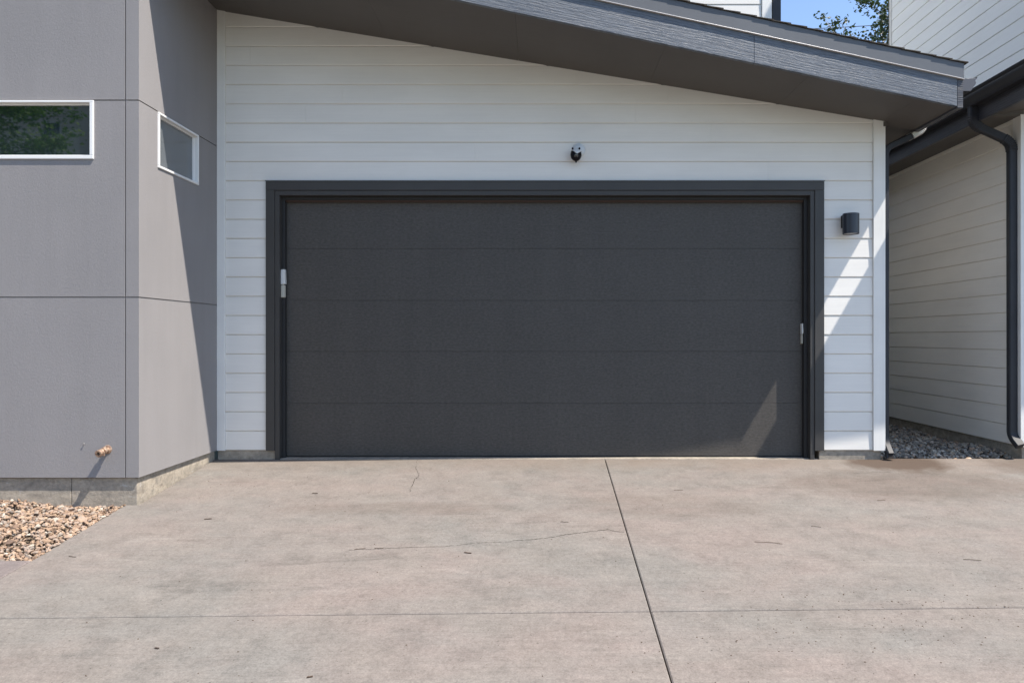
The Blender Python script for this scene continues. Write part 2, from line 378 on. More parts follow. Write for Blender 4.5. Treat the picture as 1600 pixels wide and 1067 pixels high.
# hairline cracks as slivers lying on the slab
def crack(pix, wmm, jit, name='crack'):
    mb = MB(); pts = []
    for (a, b) in zip(pix[:-1], pix[1:]):
        n = 14
        for k in range(n): t = k/n; pts.append((a[0]+(b[0]-a[0])*t + random.uniform(-jit, jit)*0.6, a[1]+(b[1]-a[1])*t + random.uniform(-jit, jit)*0.5))
    pts.append(pix[-1]); g = [G(*p) for p in pts]
    for i in range(len(g)-1):
        if random.random() < 0.10: continue
        d = (g[i+1]-g[i]).normalized(); nn = Vector((-d.y, d.x, 0)); w0 = wmm/2000*random.uniform(0.4, 1.3); w1 = wmm/2000*random.uniform(0.4, 1.3)
        q = [g[i]-nn*w0, g[i+1]-nn*w1, g[i+1]+nn*w1, g[i]+nn*w0]
        mb.add([(p.x, p.y, gz(p.y)+0.0012) for p in q], [(0,1,2,3)])
    o = mb.build(name, M['joint']); o['kind'] = 'structure'; return o
crack([(652, 719), (650, 732), (655, 742), (648, 750), (640, 768)], 3.5, 2.0)
crack([(976, 831), (962, 830), (950, 827), (915, 831), (880, 836), (850, 841), (800, 845)], 5, 0.9)
crack([(800, 846), (745, 848), (690, 854), (640, 855), (600, 857), (575, 858), (545, 859)], 3, 0.7)
crack([(1395, 737), (1330, 739)], 3, 0.8)

# ------------------------------------------------------------------ gravel
def rocks(name, spots, size, matl, label, cat):
    import numpy as np
    bm = bmesh.new(); bmesh.ops.create_icosphere(bm, subdivisions=1, radius=1)
    base = [tuple(v.co) for v in bm.verts]; faces = [tuple(v.index for v in f.verts) for f in bm.faces]; bm.free()
    vs = []; fs = []; tint = []
    for (x, y, z) in spots:
        s = size*random.lognormvariate(0, 0.32); sx, sy, sz_ = s*random.uniform(0.8,1.4), s*random.uniform(0.7,1.1), s*random.uniform(0.4,0.75)
        rot = Matrix.Rotation(random.uniform(0, 6.28), 3, 'Z') @ Matrix.Rotation(random.gauss(0, 0.45), 3, 'X') @ Matrix.Rotation(random.gauss(0, 0.45), 3, 'Y')
        n = len(vs); t = random.random()
        for b in base:
            j = random.uniform(0.72, 1.18); p = rot @ Vector((b[0]*sx*j, b[1]*sy*j, b[2]*sz_*j)); vs.append((x+p.x, y+p.y, z+p.z))
        fs += [tuple(i+n for i in f) for f in faces]; tint += [t]*len(faces)
    me = bpy.data.meshes.new(name); me.from_pydata(vs, [], fs); me.materials.append(matl)
    at = me.attributes.new('tint', 'FLOAT', 'FACE'); at.data.foreach_set('value', tint)
    me.polygons.foreach_set('use_smooth', [True]*len(fs)); me.set_sharp_from_angle(angle=R(38))
    o = bpy.data.objects.new(name, me); C.objects.link(o); return finish(o, label, cat, None, 'stuff')
yS = -1.303
sp = []
while len(sp) < 10500:
    y = random.uniform(yw+0.012, yS+0.06); x = random.uniform(-6.3, ex(y)-0.012)
    h = -0.03 + 0.025*math.sin(x*5)*math.sin(y*7+1) + 0.02*min(1, (ex(y)-x)/0.3) + 0.012*min(1, (y - yw)/0.3)
    sp.append((x, y, gz(y) + h + random.uniform(-0.012, 0.014)))
for _ in range(45):
    y = random.uniform(yw, yS+0.02); sp.append((ex(y) + abs(random.gauss(0, 0.008)) - 0.008, y, gz(y) + 0.004))
rocks('gravel_bed', sp, 0.0130, M['rock_tan'], 'tan and pink river stones filling the bed below the grey stucco wall', 'gravel')
mb = MB(); mb.add([(-9, yw, gz(yw)-0.045), (ex(yw), yw, gz(yw)-0.045), (ex(eA.y), yS+0.05, gz(yS)-0.045), (-9, yS+0.05, gz(yS)-0.045)], [(0,1,2,3)])
struct(mb.build('soil_bed', M['soil']))
sp = []
while len(sp) < 6500:
    y = abs(random.triangular(0.0, 6.5, 0.1)); x = random.uniform(3.22, 4.56)
    sp.append((x, y + 0.058, -0.026 + 0.02*math.sin(x*6)*math.sin(y*4) + random.uniform(-0.012, 0.016) + min(0.03, y*0.1)))
rocks('crushed_gravel', sp, 0.0165, M['rock_grey'], 'grey crushed stone covering the narrow gap between the two houses', 'gravel')
mb = MB(); mb.box(3.2, 4.6, 0.0, 12, -0.14, -0.015); struct(mb.build('gap_soil', M['soil']))

# ------------------------------------------------------------------ the garage house
H = thing('house', 'white lap sided house with grey stucco wing and wide charcoal garage door', 'house', (0, 0.6, 0))
XL, XR = -3.03, 3.229
zs = lambda x: 3.705 - 0.167*x                       # soffit height
yf = lambda x: -(0.625 + 0.100*(3.61 - x))           # front edge of the roof, skewed in plan
EXPO = 30.0/S; ZB = 0.084
# structural core behind the siding, round the door opening
DX0, DX1, DZ1 = (440-VX)/S, (1262-VX)/S, ZC + (VY-306)/S
mb = MB()
mb.prism([(XL, 0.0045, ZB+.004), (DX0-0.05, 0.0045, ZB+.004), (DX0-0.05, 0.0045, zs(DX0-0.05)+.03), (XL, 0.0045, zs(XL)+.03)], [(XL, 0.16, ZB+.004), (DX0-0.05, 0.16, ZB+.004), (DX0-0.05, 0.16, zs(DX0-0.05)+.03), (XL, 0.16, zs(XL)+.03)]); mb.box(DX1+0.05, XR-0.005, 0.0045, 0.16, ZB+0.004, 3.165)
mb.prism([(DX0-0.05, 0.0045, DZ1+0.06), (DX1+0.05, 0.0045, DZ1+0.06), (DX1+0.05, 0.0045, zs(DX1)+0.05), (DX0-0.05, 0.0045, zs(DX0)+0.05)],
         [(DX0-0.05, 0.16, DZ1+0.06), (DX1+0.05, 0.16, DZ1+0.06), (DX1+0.05, 0.16, zs(DX1)+0.05), (DX0-0.05, 0.16, zs(DX0)+0.05)])
mb.box(XR-0.12, XR-0.005, 0.16, 8, ZB, 3.1)
mb.build('wall_core', M['siding'], H)
def lap(mb, p0, du, nrm, a, b, z0, h, tuck=0.010, out=0.0095, topo=0.0045):
    """one lap board: from a to b along du, facing nrm"""
    p0 = Vector(p0); du = Vector(du); nr = Vector(nrm)
    sec = [(-0.004, z0), (0.0025, z0), (out, z0+0.0065), (topo, z0+h-0.0055), (-0.004, z0+h-0.0055)]
    A = [p0 + du*a + nr*o + Vector((0,0,z)) for o, z in sec]; B = [p0 + du*b + nr*o + Vector((0,0,z)) for o, z in sec]
    mb.prism(A, B)
CX0, CX1 = (417-VX)/S, (1286-VX)/S; CZ1 = ZC + (VY-283.5)/S
SX0, SX1 = (353-VX)/S, (1363-VX)/S
mb = MB(); k = 0
while True:
    z0 = ZB + k*EXPO
    xend = min(SX1, (3.705 + 0.04 - z0)/0.167)
    if z0 > zs(SX0) + 0.02 or xend < SX0: break
    h = EXPO
    if z0 + h < CZ1: runs = [(SX0, CX0-0.002, z0, h), (CX1+0.002, SX1, z0, h)]
    elif z0 < CZ1: runs = [(SX0, CX0-0.002, z0, h), (CX1+0.002, SX1, z0, h), (CX0-0.002, CX1+0.002, CZ1+0.001, z0+h-CZ1-0.001)]
    else: runs = [(SX0, xend, z0, h)]
    for a, b, zz0, h in runs:
        cuts = [a]
        if b - a > 2:
            js = {0: [-1.85, 1.2], 1: [0.35], 2: [-2.72, 2.15], 3: [-0.6], 4: [1.62], 5: [-2.2, 0.9]}[k % 6]
            cuts += [j for j in js if a + 0.2 < j < b - 0.2]
        cuts.append(b)
        for i in range(len(cuts)-1):
            g = 0.0006
            jit = random.uniform(-0.0006, 0.0006)
            lap(mb, (0, 0, 0), (1,0,0), (0,-1,0), cuts[i]+g, cuts[i+1]-g, zz0, h, out=0.0095+jit)
    k += 1
mb.build('siding', M['siding'], H)
# corner boards
mb = MB(); mb.box(XL+0.001, SX0-0.001, -0.020, 0.0, ZB-0.002, zs(XL)+0.05)
mb.build('corner_board', M['trim_white'], H, bevel=0.0015)
mb = MB(); mb.box(SX1+0.001, XR-0.002, -0.024, 0.0, ZB-0.002, zs(XR)+0.03)
mb.box(XR-0.006, XR+0.016, -0.024+0.0005, 0.09, ZB-0.002, zs(XR)+0.02)
mb.build('corner_board', M['trim_white'], H, bevel=0.0015)
mb = MB()
for k in range(17): lap(mb, (XR-0.002, 0, 0), (0,1,0), (1,0,0), 0.092, 8, ZB + k*EXPO, EXPO)
mb.build('side_siding', M['siding'], H)
# foundation under the sided wall
mb = MB(); mb.box(XL, CX0+0.075, 0.006, 0.2, -0.15, ZB+0.002); mb.build('foundation', M['found'], H, bevel=0.004)
mb = MB(); mb.prism([(CX1-0.035, 0.006, -0.15), (XR-0.012, 0.006, -0.15), (XR-0.012, 8, -0.15), (XR-0.2, 8, -0.15), (XR-0.2, 0.2, -0.15), (CX1-0.035, 0.2, -0.15)], [(CX1-0.035, 0.006, ZB+0.002), (XR-0.012, 0.006, ZB+0.002), (XR-0.012, 8, ZB+0.002), (XR-0.2, 8, ZB+0.002), (XR-0.2, 0.2, ZB+0.002), (CX1-0.035, 0.2, ZB+0.002)])
mb.build('foundation', M['found'], H, bevel=0.004)

# ---- stucco wing
Z1, Z2 = ZC + (VY-157)/206.6, ZC + (VY-464.5)/206.6; ZSB = ZC - (746-VY)/206.6; ZT = 8.2
XJ = (196-VX)/206.6
wz0, wz1 = ZC + (VY-249)/206.6, Z1 - 0.003
wx0, wx1 = -4.95, (147-VX)/206.6
sy0, sy1 = -1.042, -0.384
XLF = -9.0; gap = 0.0045
mb = MB()
def panel_front(x0, x1, z0, z1): mb.box(x0, x1, yS, yS+0.03, z0, z1)
# the panels are separated by real grooves; a backing stands 12 mm behind
rows = [(ZSB, Z2-gap), (Z2+gap, Z1-gap), (Z1+gap, ZT)]
for r, (z0, z1) in enumerate(rows):
    panel_front(XJ+gap, XL, z0, z1)
    if r != 1: panel_front(XLF, XJ-gap, z0, z1)
    else:
        panel_front(wx1, XJ-gap, z0, z1); panel_front(XLF, wx0, z0, z1); panel_front(wx0, wx1, z0, wz0)
for r, (z0, z1) in enumerate(rows):
    if r != 1: mb.box(XL-0.03, XL+0.0, yS+0.03, 0.0 if z0 < 3 else 7.5, z0, z1)
    else:
        mb.box(XL-0.03, XL, yS+0.03, sy0, z0, z1); mb.box(XL-0.03, XL, sy1, 0.0, z0, z1); mb.box(XL-0.03, XL, sy0, sy1, z0, wz0)
stw = mb.build('stucco_wall', M['stucco'], H)
mb = MB()
for (z0, z1) in ((ZSB+0.006, wz0-0.02), (wz1+0.02, ZT-0.01)):
    mb.box(XLF, XL-0.012, yS+0.012, yS+0.2, z0, z1); mb.box(XL-0.2, XL-0.012, yS+0.2, 7.4, z0, z1)
mb.box(XLF, wx0-0.02, yS+0.012, yS+0.2, wz0-0.02, wz1+0.02); mb.box(wx1+0.02, XL-0.012, yS+0.012, sy0-0.02, wz0-0.02, wz1+0.02)
mb.box(XL-0.2, XL-0.012, sy1+0.02, 7.4, wz0-0.02, wz1+0.02)
mb.build('stucco_backing', M['stucco'], H)
mb = MB(); mb.box(XLF-0.05, XL+0.05, yS-0.05, 7.6, ZT, ZT+0.15); mb.build('parapet_cap', M['metal_trim'], H, bevel=0.01)
mb = MB(); xs_ = [XLF, -3.558, XL-0.026]
for i in range(2): mb.box(xs_[i]+0.002, xs_[i+1]-0.002, yS+0.026, yS+0.25, -0.6, ZSB-0.001)
for a, b in ((yS+0.25, -0.72), (-0.716, 0.0)): mb.box(XL-0.25, XL-0.028, a, b, -0.6, ZSB-0.001)
mb.build('stucco_foundation', M['found'], H, bevel=0.004)
mb = MB(); mb.box(XLF, XL-0.014, yS+0.014, yS+0.06, ZSB-0.006, ZSB+0.004); mb.box(XL-0.06, XL-0.014, yS+0.06, 0, ZSB-0.006, ZSB+0.004)
mb.build('weep_screed', M['raw'], H)

def window(u, v, n, o, us, zs_, glassm, f=0.028, ft=0.017):
    """u axis along the wall, n outward; frame ring, pane set back"""
    u = Vector(u); n = Vector(n); o = Vector(o)
    def bar(mb, a0, a1, z0, z1, d0, d1):
        ps = [o + u*a + n*d + Vector((0,0,z)) for z in (z0, z1) for a, d in ((a0,d0),(a1,d0),(a1,d1),(a0,d1))]
        mb.hexa(ps[:4], ps[4:])
    a0, a1 = us; z0, z1 = zs_; out = 0.012
    win_ = bpy.data.objects.new('window', None)
    mb = MB()
    bar(mb, a0, a1, z0, z0+f, -0.06, out); bar(mb, a0, a1, z1-ft, z1, -0.06, out)
    bar(mb, a0, a0+f, z0+f, z1-ft, -0.06, out); bar(mb, a1-f, a1, z0+f, z1-ft, -0.06, out)
    fr = mb.build('window', M['vinyl'], H, bevel=0.003)
    mb = MB(); g = 0.010
    bar(mb, a0+f, a1-f, z0+f, z0+f+g, -0.05, -0.022); bar(mb, a0+f, a1-f, z1-ft-g, z1-ft, -0.05, -0.022)
    bar(mb, a0+f, a0+f+g, z0+f+g, z1-ft-g, -0.05, -0.022); bar(mb, a1-f-g, a1-f, z0+f+g, z1-ft-g, -0.05, -0.022)
    mb.build('sash', M['vinyl'], fr, bevel=0.002)
    mb = MB(); bar(mb, a0+f+0.002, a1-f-0.002, z0+f+0.002, z1-ft-0.002, -0.046, -0.036)
    mb.build('pane', glassm, fr)
    bpy.data.objects.remove(win_)
window((1,0,0), None, (0,-1,0), (0, yS, 0), (wx0, wx1), (wz0, wz1), M['glass'])
window((0,1,0), None, (1,0,0), (XL, 0, 0), (sy0, sy1), (wz0, wz1), M['glass2'], 0.019, 0.017)

# ---- garage door frame: head and side casings, inner jambs that run to the ground
ci0, ci1 = (430.5-VX)/S, (1271.5-VX)/S; zi = ZC + (VY-298.5)/S
mb = MB()
mb.box(CX0, ci0, -0.030, 0.0, ZB-0.002, zi+0.0); mb.box(ci1, CX1, -0.030, 0.0, ZB-0.002, zi)
mb.box(CX0, CX1, -0.031, 0.0, zi+0.001, CZ1-0.006)
fr = mb.build('door_frame', M['casing'], H, bevel=0.002)
mb = MB(); mb.box(CX0-0.004, CX1+0.004, -0.040, 0.0, CZ1-0.006, CZ1)
mb.build('head_flashing', M['metal_trim'], fr, bevel=0.001)
jx0, jx1 = (437.8-VX)/S, (1264.8-VX)/S; zj = ZC + (VY-306)/S; YD = 0.10
mb = MB()
mb.box(ci0+0.001, jx0, -0.020, YD+0.06, -0.002, zi-0.001); mb.box(jx1, ci1-0.001, -0.020, YD+0.06, -0.002, zi-0.001)
mb.box(jx0, jx1, -0.020, YD+0.06, zj, zi-0.001)
mb.build('jamb', M['casing'], fr, bevel=0.002)
mb = MB()                                            # rebated black stops along the sides and head
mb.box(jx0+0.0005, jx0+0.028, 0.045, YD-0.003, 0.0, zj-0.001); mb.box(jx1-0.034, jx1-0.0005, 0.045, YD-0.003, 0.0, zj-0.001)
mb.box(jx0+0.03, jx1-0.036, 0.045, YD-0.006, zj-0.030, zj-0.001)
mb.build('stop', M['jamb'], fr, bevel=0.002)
mb = MB(); mb.box(jx0+0.03, jx1-0.036, 0.062, YD-0.003, zj-0.045, zj-0.0305)
mb.build('top_seal', M['raw'], fr)
# ---- garage door, five grained sections
mb = MB()
kz = F/(D+YD)
edges = [ZC-(712-VY)/kz, ZC-(630-VY)/kz, ZC-(549-VY)/kz, ZC-(469.5-VY)/kz, ZC-(388.5-VY)/kz, zj+0.02]
door = None
dx0, dx1 = jx0+0.012, jx1-0.012
mb.box(dx0, dx1, YD+0.012, YD+0.05, edges[0]-0.004, edges[-1]); door = mb.build('garage_door', M['door'], H)
for i in range(5):
    mb = MB(); mb.box(dx0, dx1, YD+random.uniform(0,0.0012), YD+0.0118, edges[i]+0.0008, edges[i+1]-0.0008)
    mb.build('door_section', M['door'], door, bevel=0.0012)
mb = MB(); mb.box(dx0, dx1, YD-0.004, YD+0.05, 0.004, edges[0]-0.0045); mb.build('bottom_seal', M['rubber'], door, bevel=0.003)
# dark garage interior behind
mb = MB(); mb.box(-2.6, 2.7, YD+0.055, YD+0.075, 0.004, 2.7); mb.build('door_backing', M['jamb'], door)

# ---- roof
XE = 3.61
def plan(x0, x1, o_front, y_back): return [(x0, yf(x0)-o_front), (x1, yf(x1)-o_front), (x1, y_back), (x0, y_back)]
def rslab(mb, pl, h0, h1): mb.hexa([(x, y, zs(x)+h0) for x, y in pl], [(x, y, zs(x)+h1) for x, y in pl])
mb = MB(); rslab(mb, plan(XL+0.002, XE-0.04, -0.05, 8), 0.018, 0.368); roof = mb.build('roof', M['metal_trim'], H)
seams = [XL+0.002, -2.645, -1.425, -0.195, 1.035, 2.255, XR-0.010, XE-0.030]
mb = MB()
for a, b in zip(seams[:-1], seams[1:]):
    rslab(mb, [(a+0.0007, yf(a)+0.036), (b-0.0007, yf(b)+0.036), (b-0.0007, 8), (a+0.0007, 8)], 0.004+random.uniform(0,0.0006), 0.017)
mb.build('soffit', M['soffit'], roof)
mb = MB()                                            # small dark block where the side frieze meets the eave
mb.box(XR-0.004, XR+0.03, -0.03, 8, zs(XR)-0.045, zs(XR)+0.0)
mb.build('frieze', M['soffit'], roof, bevel=0.002)
def band(mb, x0, x1, o0, o1, h0, h1): rslab(mb, [(x0, yf(x0)-o1), (x1, yf(x1)-o1), (x1, yf(x1)-o0), (x0, yf(x0)-o0)], h0, h1)
xjn = 1.774
for a, b in ((XL+0.002, xjn-0.0008), (xjn+0.0008, XE-0.052)):
    mb = MB(); band(mb, a, b, -0.036, 0.0, 0.0, 0.234); mb.build('fascia', M['fascia'], roof, bevel=0.003)
mb = MB(); mb.hexa([(XE-0.050, yf(XE)-0.004, zs(XE)-0.006), (XE, yf(XE)-0.004, zs(XE)-0.006), (XE, 8, zs(XE)-0.006), (XE-0.035, 8, zs(XE)-0.006)],
                   [(XE-0.050, yf(XE)-0.004, zs(XE)+0.234), (XE, yf(XE)-0.004, zs(XE)+0.234), (XE, 8, zs(XE)+0.234), (XE-0.035, 8, zs(XE)+0.234)])
mb.build('side_fascia', M['nfascia'], roof, bevel=0.003)
mb = MB(); band(mb, XL+0.002, XE+0.004, -0.036, 0.011, 0.242, 0.372); rslab(mb, [(XE-0.03, yf(XE)), (XE+0.004, yf(XE)), (XE+0.004, 8), (XE-0.03, 8)], 0.2425, 0.3715)
mb.build('rake_trim', M['metal_trim'], roof, bevel=0.002)
mb = MB(); band(mb, XL+0.002, XE+0.005, -0.036, 0.018, 0.235, 0.2415); mb.build('drip_edge', M['hem'], roof, bevel=0.0015)
mb = MB(); x = XE + 0.035
while x > XL:
    x1 = x; x0 = max(XL+0.002, x - 0.165); jit = random.uniform(-0.0025, 0.002)
    bot = [(x0, yf(x0)-0.024-jit, zs(x0)+0.3725), (x1, yf(x1)-0.024-jit, zs(x1)+0.379), (x1, 8, zs(x1)+0.379), (x0, 8, zs(x0)+0.3725)]
    mb.hexa(bot, [(p[0], p[1], p[2] + (0.009 if i in (1, 2) else 0.004)) for i, p in enumerate(bot)])
    x -= 0.142 + random.uniform(-0.004, 0.004)
mb.build('shingles', M['shingle'], roof)

# ---- gutter at the right eave and its downspout
GP = [(0, 0.02), (0, 0.125), (-0.006, 0.125), (-0.006, 0.0), (0.075, 0.0), (0.085, 0.02), (0.118, 0.060), (0.122, 0.075), (0.115, 0.095), (0.128, 0.105), (0.134, 0.120), (0.126, 0.122), (0.120, 0.108), (0.107, 0.095), (0.114, 0.074), (0.078, 0.012), (0.002, 0.008)]
def gutter_sec(x, z, sgn): return [(x + sgn*a, z + b) for a, b in GP]
def gutter(name, x, z, sgn, y0, y1, parent, endcap):
    mb = MB(); s = gutter_sec(x, z, sgn); mb.prism([(a, y0, b) for a, b in s], [(a, y1, b) for a, b in s])
    g = mb.build(name, M['gutter'], parent)
    cap = [(x, z+0.001), (x + sgn*0.075, z+0.001), (x + sgn*0.118, z+0.060), (x + sgn*0.115, z+0.095), (x + sgn*0.128, z+0.108), (x + sgn*0.10, z+0.112), (x + sgn*0.05, z+0.105), (x, z+0.118)]
    mb = MB(); mb.prism([(a, y0-0.004, b) for a, b in cap], [(a, y0+0.006, b) for a, b in cap]); mb.build('end_cap', endcap, g, bevel=0.001)
    return g
zg = ZC + (VY-141)/183.3
gutter('gutter', XE+0.008, zg, 1, yf(XE)+0.03, 8, H, M['gutter_in'])
def smooth_path(pts, r=0.05, n=5):
    pts = [Vector(p) for p in pts]; out = [pts[0]]
    for i in range(1, len(pts)-1):
        a = (pts[i-1]-pts[i]); b = (pts[i+1]-pts[i]); rr = min(r, a.length*0.45, b.length*0.45)
        p0 = pts[i]+a.normalized()*rr; p1 = pts[i]+b.normalized()*rr
        for k in range(n+1): t = k/n; out.append(p0*(1-t)**2 + pts[i]*2*t*(1-t) + p1*t*t)
    out.append(pts[-1]); return out
def rect(w_, d_, c=0.008):
    return [(-w_+c,-d_),(w_-c,-d_),(w_,-d_+c),(w_,d_-c),(w_-c,d_),(-w_+c,d_),(-w_,d_-c),(-w_,-d_+c)]
def downspout(path, parent, up, w_=0.029, d_=0.040, ribs=()):
    mb = MB(); mb.sweep(path, rect(w_, d_), up); return mb.build('downspout', M['gutter'], parent, smooth=40)
dsx = 3.275; dsy = 0.055
zout = zg + 0.004
dp = smooth_path([(3.672, 0.12, zout), (3.672, 0.12, 3.13), (3.50, 0.09, 3.035), (dsx, dsy, 2.93), (dsx, dsy, 0.16), (dsx+0.004, -0.045, 0.045)], 0.07, 6)
ds = downspout(dp, H, (0, 1, 0.001), 0.029, 0.036)
def ribs(path, i0, i1, mname, parent, w_, d_, name='crimped_elbow'):
    mb = MB(); seg = path[i0:i1+1]; L = []
    for a, b in zip(seg[:-1], seg[1:]):
        m_ = max(1, int((b-a).length/0.007))
        for k in range(m_): L.append(a + (b-a)*k/m_)
    L.append(seg[-1]); n = len(L); vs = []
    up = Vector((0,1,0.001)); base = rect(w_, d_)
    for i, p in enumerate(L):
        t = (L[min(i+1, n-1)] - L[max(i-1, 0)]).normalized(); a = t.cross(up).normalized(); b = a.cross(t).normalized()
        s_ = 1.10 + (0.07 if i % 2 else -0.03)
        for q in base: vs.append(p + a*q[0]*s_ + b*q[1]*s_)
    m_ = len(base); fs = [(i*m_+k, i*m_+(k+1) % m_, (i+1)*m_+(k+1) % m_, (i+1)*m_+k) for i in range(n-1) for k in range(m_)]
    fs += [tuple(range(m_))[::-1], tuple(range((n-1)*m_, n*m_))]
    mb.add(vs, fs); mb.build(name, M[mname], parent)
ribs(dp, 1, 9, 'alu', ds, 0.029, 0.036)
mb = MB(); mb.hexa([(dsx-0.036, -0.062, 0.012), (dsx+0.040, -0.062, 0.012), (dsx+0.036, -0.02, 0.03), (dsx-0.034, -0.02, 0.03)],
                   [(dsx-0.030, -0.050, 0.085), (dsx+0.030, -0.050, 0.085), (dsx+0.030, 0.01, 0.10), (dsx-0.030, 0.01, 0.10)])
mb.build('spout_shoe', M['gutter'], ds, bevel=0.004)
mb = MB(); mb.add([(dsx-0.022, -0.0645, 0.018), (dsx+0.026, -0.0645, 0.018), (dsx+0.022, -0.0545, 0.070), (dsx-0.018, -0.0545, 0.070)], [(0,1,2,3)])
mb.v = [(x, y-0.002, z) for x, y, z in mb.v]; mb.build('spout_mouth', M['hole'], ds)

# ---- upper storey of the same house, set back
YU = 2.0; ku = F/(D+YU); ux1 = (1205-VX)/ku
mb = MB(); mb.box(XL+0.05, ux1-0.01, YU+0.002, 7.5, 3.5, 8.3); mb.build('upper_wall', M['siding'], H)
mb = MB(); zr = ZC + (VY-8)/ku
for k in range(-7, 22): lap(mb, (0, YU, 0), (1,0,0), (0,-1,0), XL+0.02, (1189-VX)/ku, zr + k*EXPO, EXPO)
mb.build('upper_siding', M['siding'], H)
mb = MB(); mb.box((1190-VX)/ku, ux1, YU-0.022, YU, 3.4, 8.3); mb.build('corner_board', M['trim_white'], H, bevel=0.002)
mb = MB(); mb.box(ux1+0.012, (1220-VX)/ku, YU-0.01, YU+0.08, 3.4, 8.3); mb.build('upper_downspout', M['gutter'], H, bevel=0.006)
mb = MB(); mb.box(XL, ux1+0.5, YU-0.6, 8, 8.3, 8.5); mb.build('upper_roof', M['metal_trim'], H, bevel=0.01)

# ------------------------------------------------------------------ the neighbouring house on the right
XN = 4.53; ZN = 0.118; NF = 0.12
NH = thing('neighbour_house', 'pale sided house across the gravel gap with black gutter and eave', 'house', (6.0, 0.6, 0))
mb = MB(); mb.box(XN+0.012, 12, 0.012, 11, ZN, 3.3); mb.build('wall_core', M['nsiding'], NH)
mb = MB()
for k in range(18): lap(mb, (XN+0.010, 0, 0), (0,1,0), (-1,0,0), 0.1, 11, ZN + k*EXPO, EXPO)
mb.build('side_siding', M['nsiding'], NH)
mb = MB()
for k in range(18): lap(mb, (0, 0.010, 0), (1,0,0), (0,-1,0), XN+0.12, 12, ZN + k*EXPO, EXPO)
mb.build('siding', M['nsiding'], NH)
mb = MB(); mb.box(XN-0.008, XN+0.118, -0.012, 0.012, ZN-0.003, 3.24); mb.box(XN-0.008, XN+0.010, 0.0125, 0.098, ZN-0.003, 3.24)
mb.build('corner_board', M['trim_white'], NH, bevel=0.0015)
mb = MB(); mb.box(XN+0.03, 12, 0.03, 11, -0.25, ZN-0.001); mb.build('foundation', M['found'], NH, bevel=0.004)
zso = ZC + 2.084
YO = -0.75; SN = 0.16
mb = MB(); mb.box(4.21, XN+0.02, 0.001, 11, zso, zso+0.012); nso = mb.build('soffit', M['soffit'], NH)
def gable(x0, x1, xm, z, t0, t1):
    zm = z + SN*(xm-x0)
    return [(x0, z+t0), (xm, zm+t0), (x1, z+t0), (x1, z+t1), (xm, zm+t1), (x0, z+t1)]
def gpr(mb, sec, y0, y1): mb.prism([(a, y0, b) for a, b in sec], [(a, y1, b) for a, b in sec])
mb = MB(); gpr(mb, gable(4.212, 12.4, 8.3, zso, 0.0, 0.015), YO, 0.0); mb.build('rake_soffit', M['soffit'], NH)
mb = MB(); mb.box(4.215, XN+0.03, -0.003, 0.0008, zso-0.001, zso+0.085); mb.build('soffit_return', M['soffit'], NH)
mb = MB(); mb.box(4.175, 4.210, YO-0.02, 11, zso-0.03, zso+0.19); nfa = mb.build('fascia', M['nfascia'], NH, bevel=0.003)
mb = MB(); gpr(mb, gable(4.212, 12.4, 8.3, zso, 0.016, 0.19), YO+0.001, 11); mb.build('roof', M['metal_trim'], NH)
mb = MB(); gpr(mb, gable(4.14, 12.47, 8.3, zso, 0.165, 0.185), YO-0.035, 11.02); mb.build('shingles', M['shingle'], NH)
mb = MB(); gpr(mb, gable(4.175, 12.43, 8.3, zso, -0.02, 0.175), YO-0.022, YO-0.0005); mb.build('rake_board', M['nfascia'], NH)
mb = MB(); mb.prism([(XN+0.02, 0.012, 3.3), (12, 0.012, 3.3), (8.3, 0.012, zso+SN*4.0)], [(XN+0.02, 0.1, 3.3), (12, 0.1, 3.3), (8.3, 0.1, zso+SN*4.0)]); mb.build('gable_wall', M['nsiding'], NH)
gutter('gutter', 4.205-0.032, ZC+2.205-0.005, -1, YO-0.045, 10.8, NH, M['gutter'])
ndp = smooth_path([(4.14, 0.10, ZC+2.21), (4.14, 0.10, ZC+2.03), (4.485, 0.060, ZC+1.85), (4.485, 0.055, 0.21), (4.505, -0.03, 0.125)], 0.085, 6)
mb = MB(); mb.sweep(ndp, rect(0.038, 0.030, 0.008), (0,1,0.001)); nds = mb.build('downspout', M['gutter'], NH, smooth=40)
ribs(ndp, 1, 7, 'gutter', nds, 0.038, 0.030); ribs(ndp, 8, 14, 'gutter', nds, 0.038, 0.030)
XU = 5.40; zru = ZC + 0.0
mb = MB(); mb.box(XU+0.012, 12, 1.17, 4.22, 3.0, 9.0); mb.build('upper_wall', M['nupper'], NH)
mb = MB(); zb = 3.1
for k in range(33): lap(mb, (XU+0.010, 0, 0), (0,1,0), (-1,0,0), 1.18, 4.17, zb + k*EXPO, EXPO)
mb.build('upper_siding', M['nupper'], NH)
mb = MB()
for k in range(33): lap(mb, (0, 1.168, 0), (1,0,0), (0,-1,0), XU+0.10, 12, zb + k*EXPO, EXPO)
mb.build('upper_siding', M['nupper'], NH)
mb = MB(); mb.box(XU-0.008, XU+0.098, 1.145, 1.168, 3.0, 9.0); mb.box(XU-0.008, XU+0.010, 1.1685, 1.178, 3.0, 9.0); mb.build('corner_board', M['trim_white'], NH, bevel=0.002)
mb = MB(); mb.box(XU-0.008, XU+0.010, 4.172, 4.235, 3.0, 9.0); mb.box(XU-0.008, XU+0.1, 4.222, 4.24, 3.0, 9.0); mb.build('corner_board', M['trim_white'], NH, bevel=0.002)
mb = MB(); mb.box(XU-0.3, 12.3, 0.95, 4.6, 9.0, 9.2); mb.build('upper_roof', M['metal_trim'], NH, bevel=0.01)

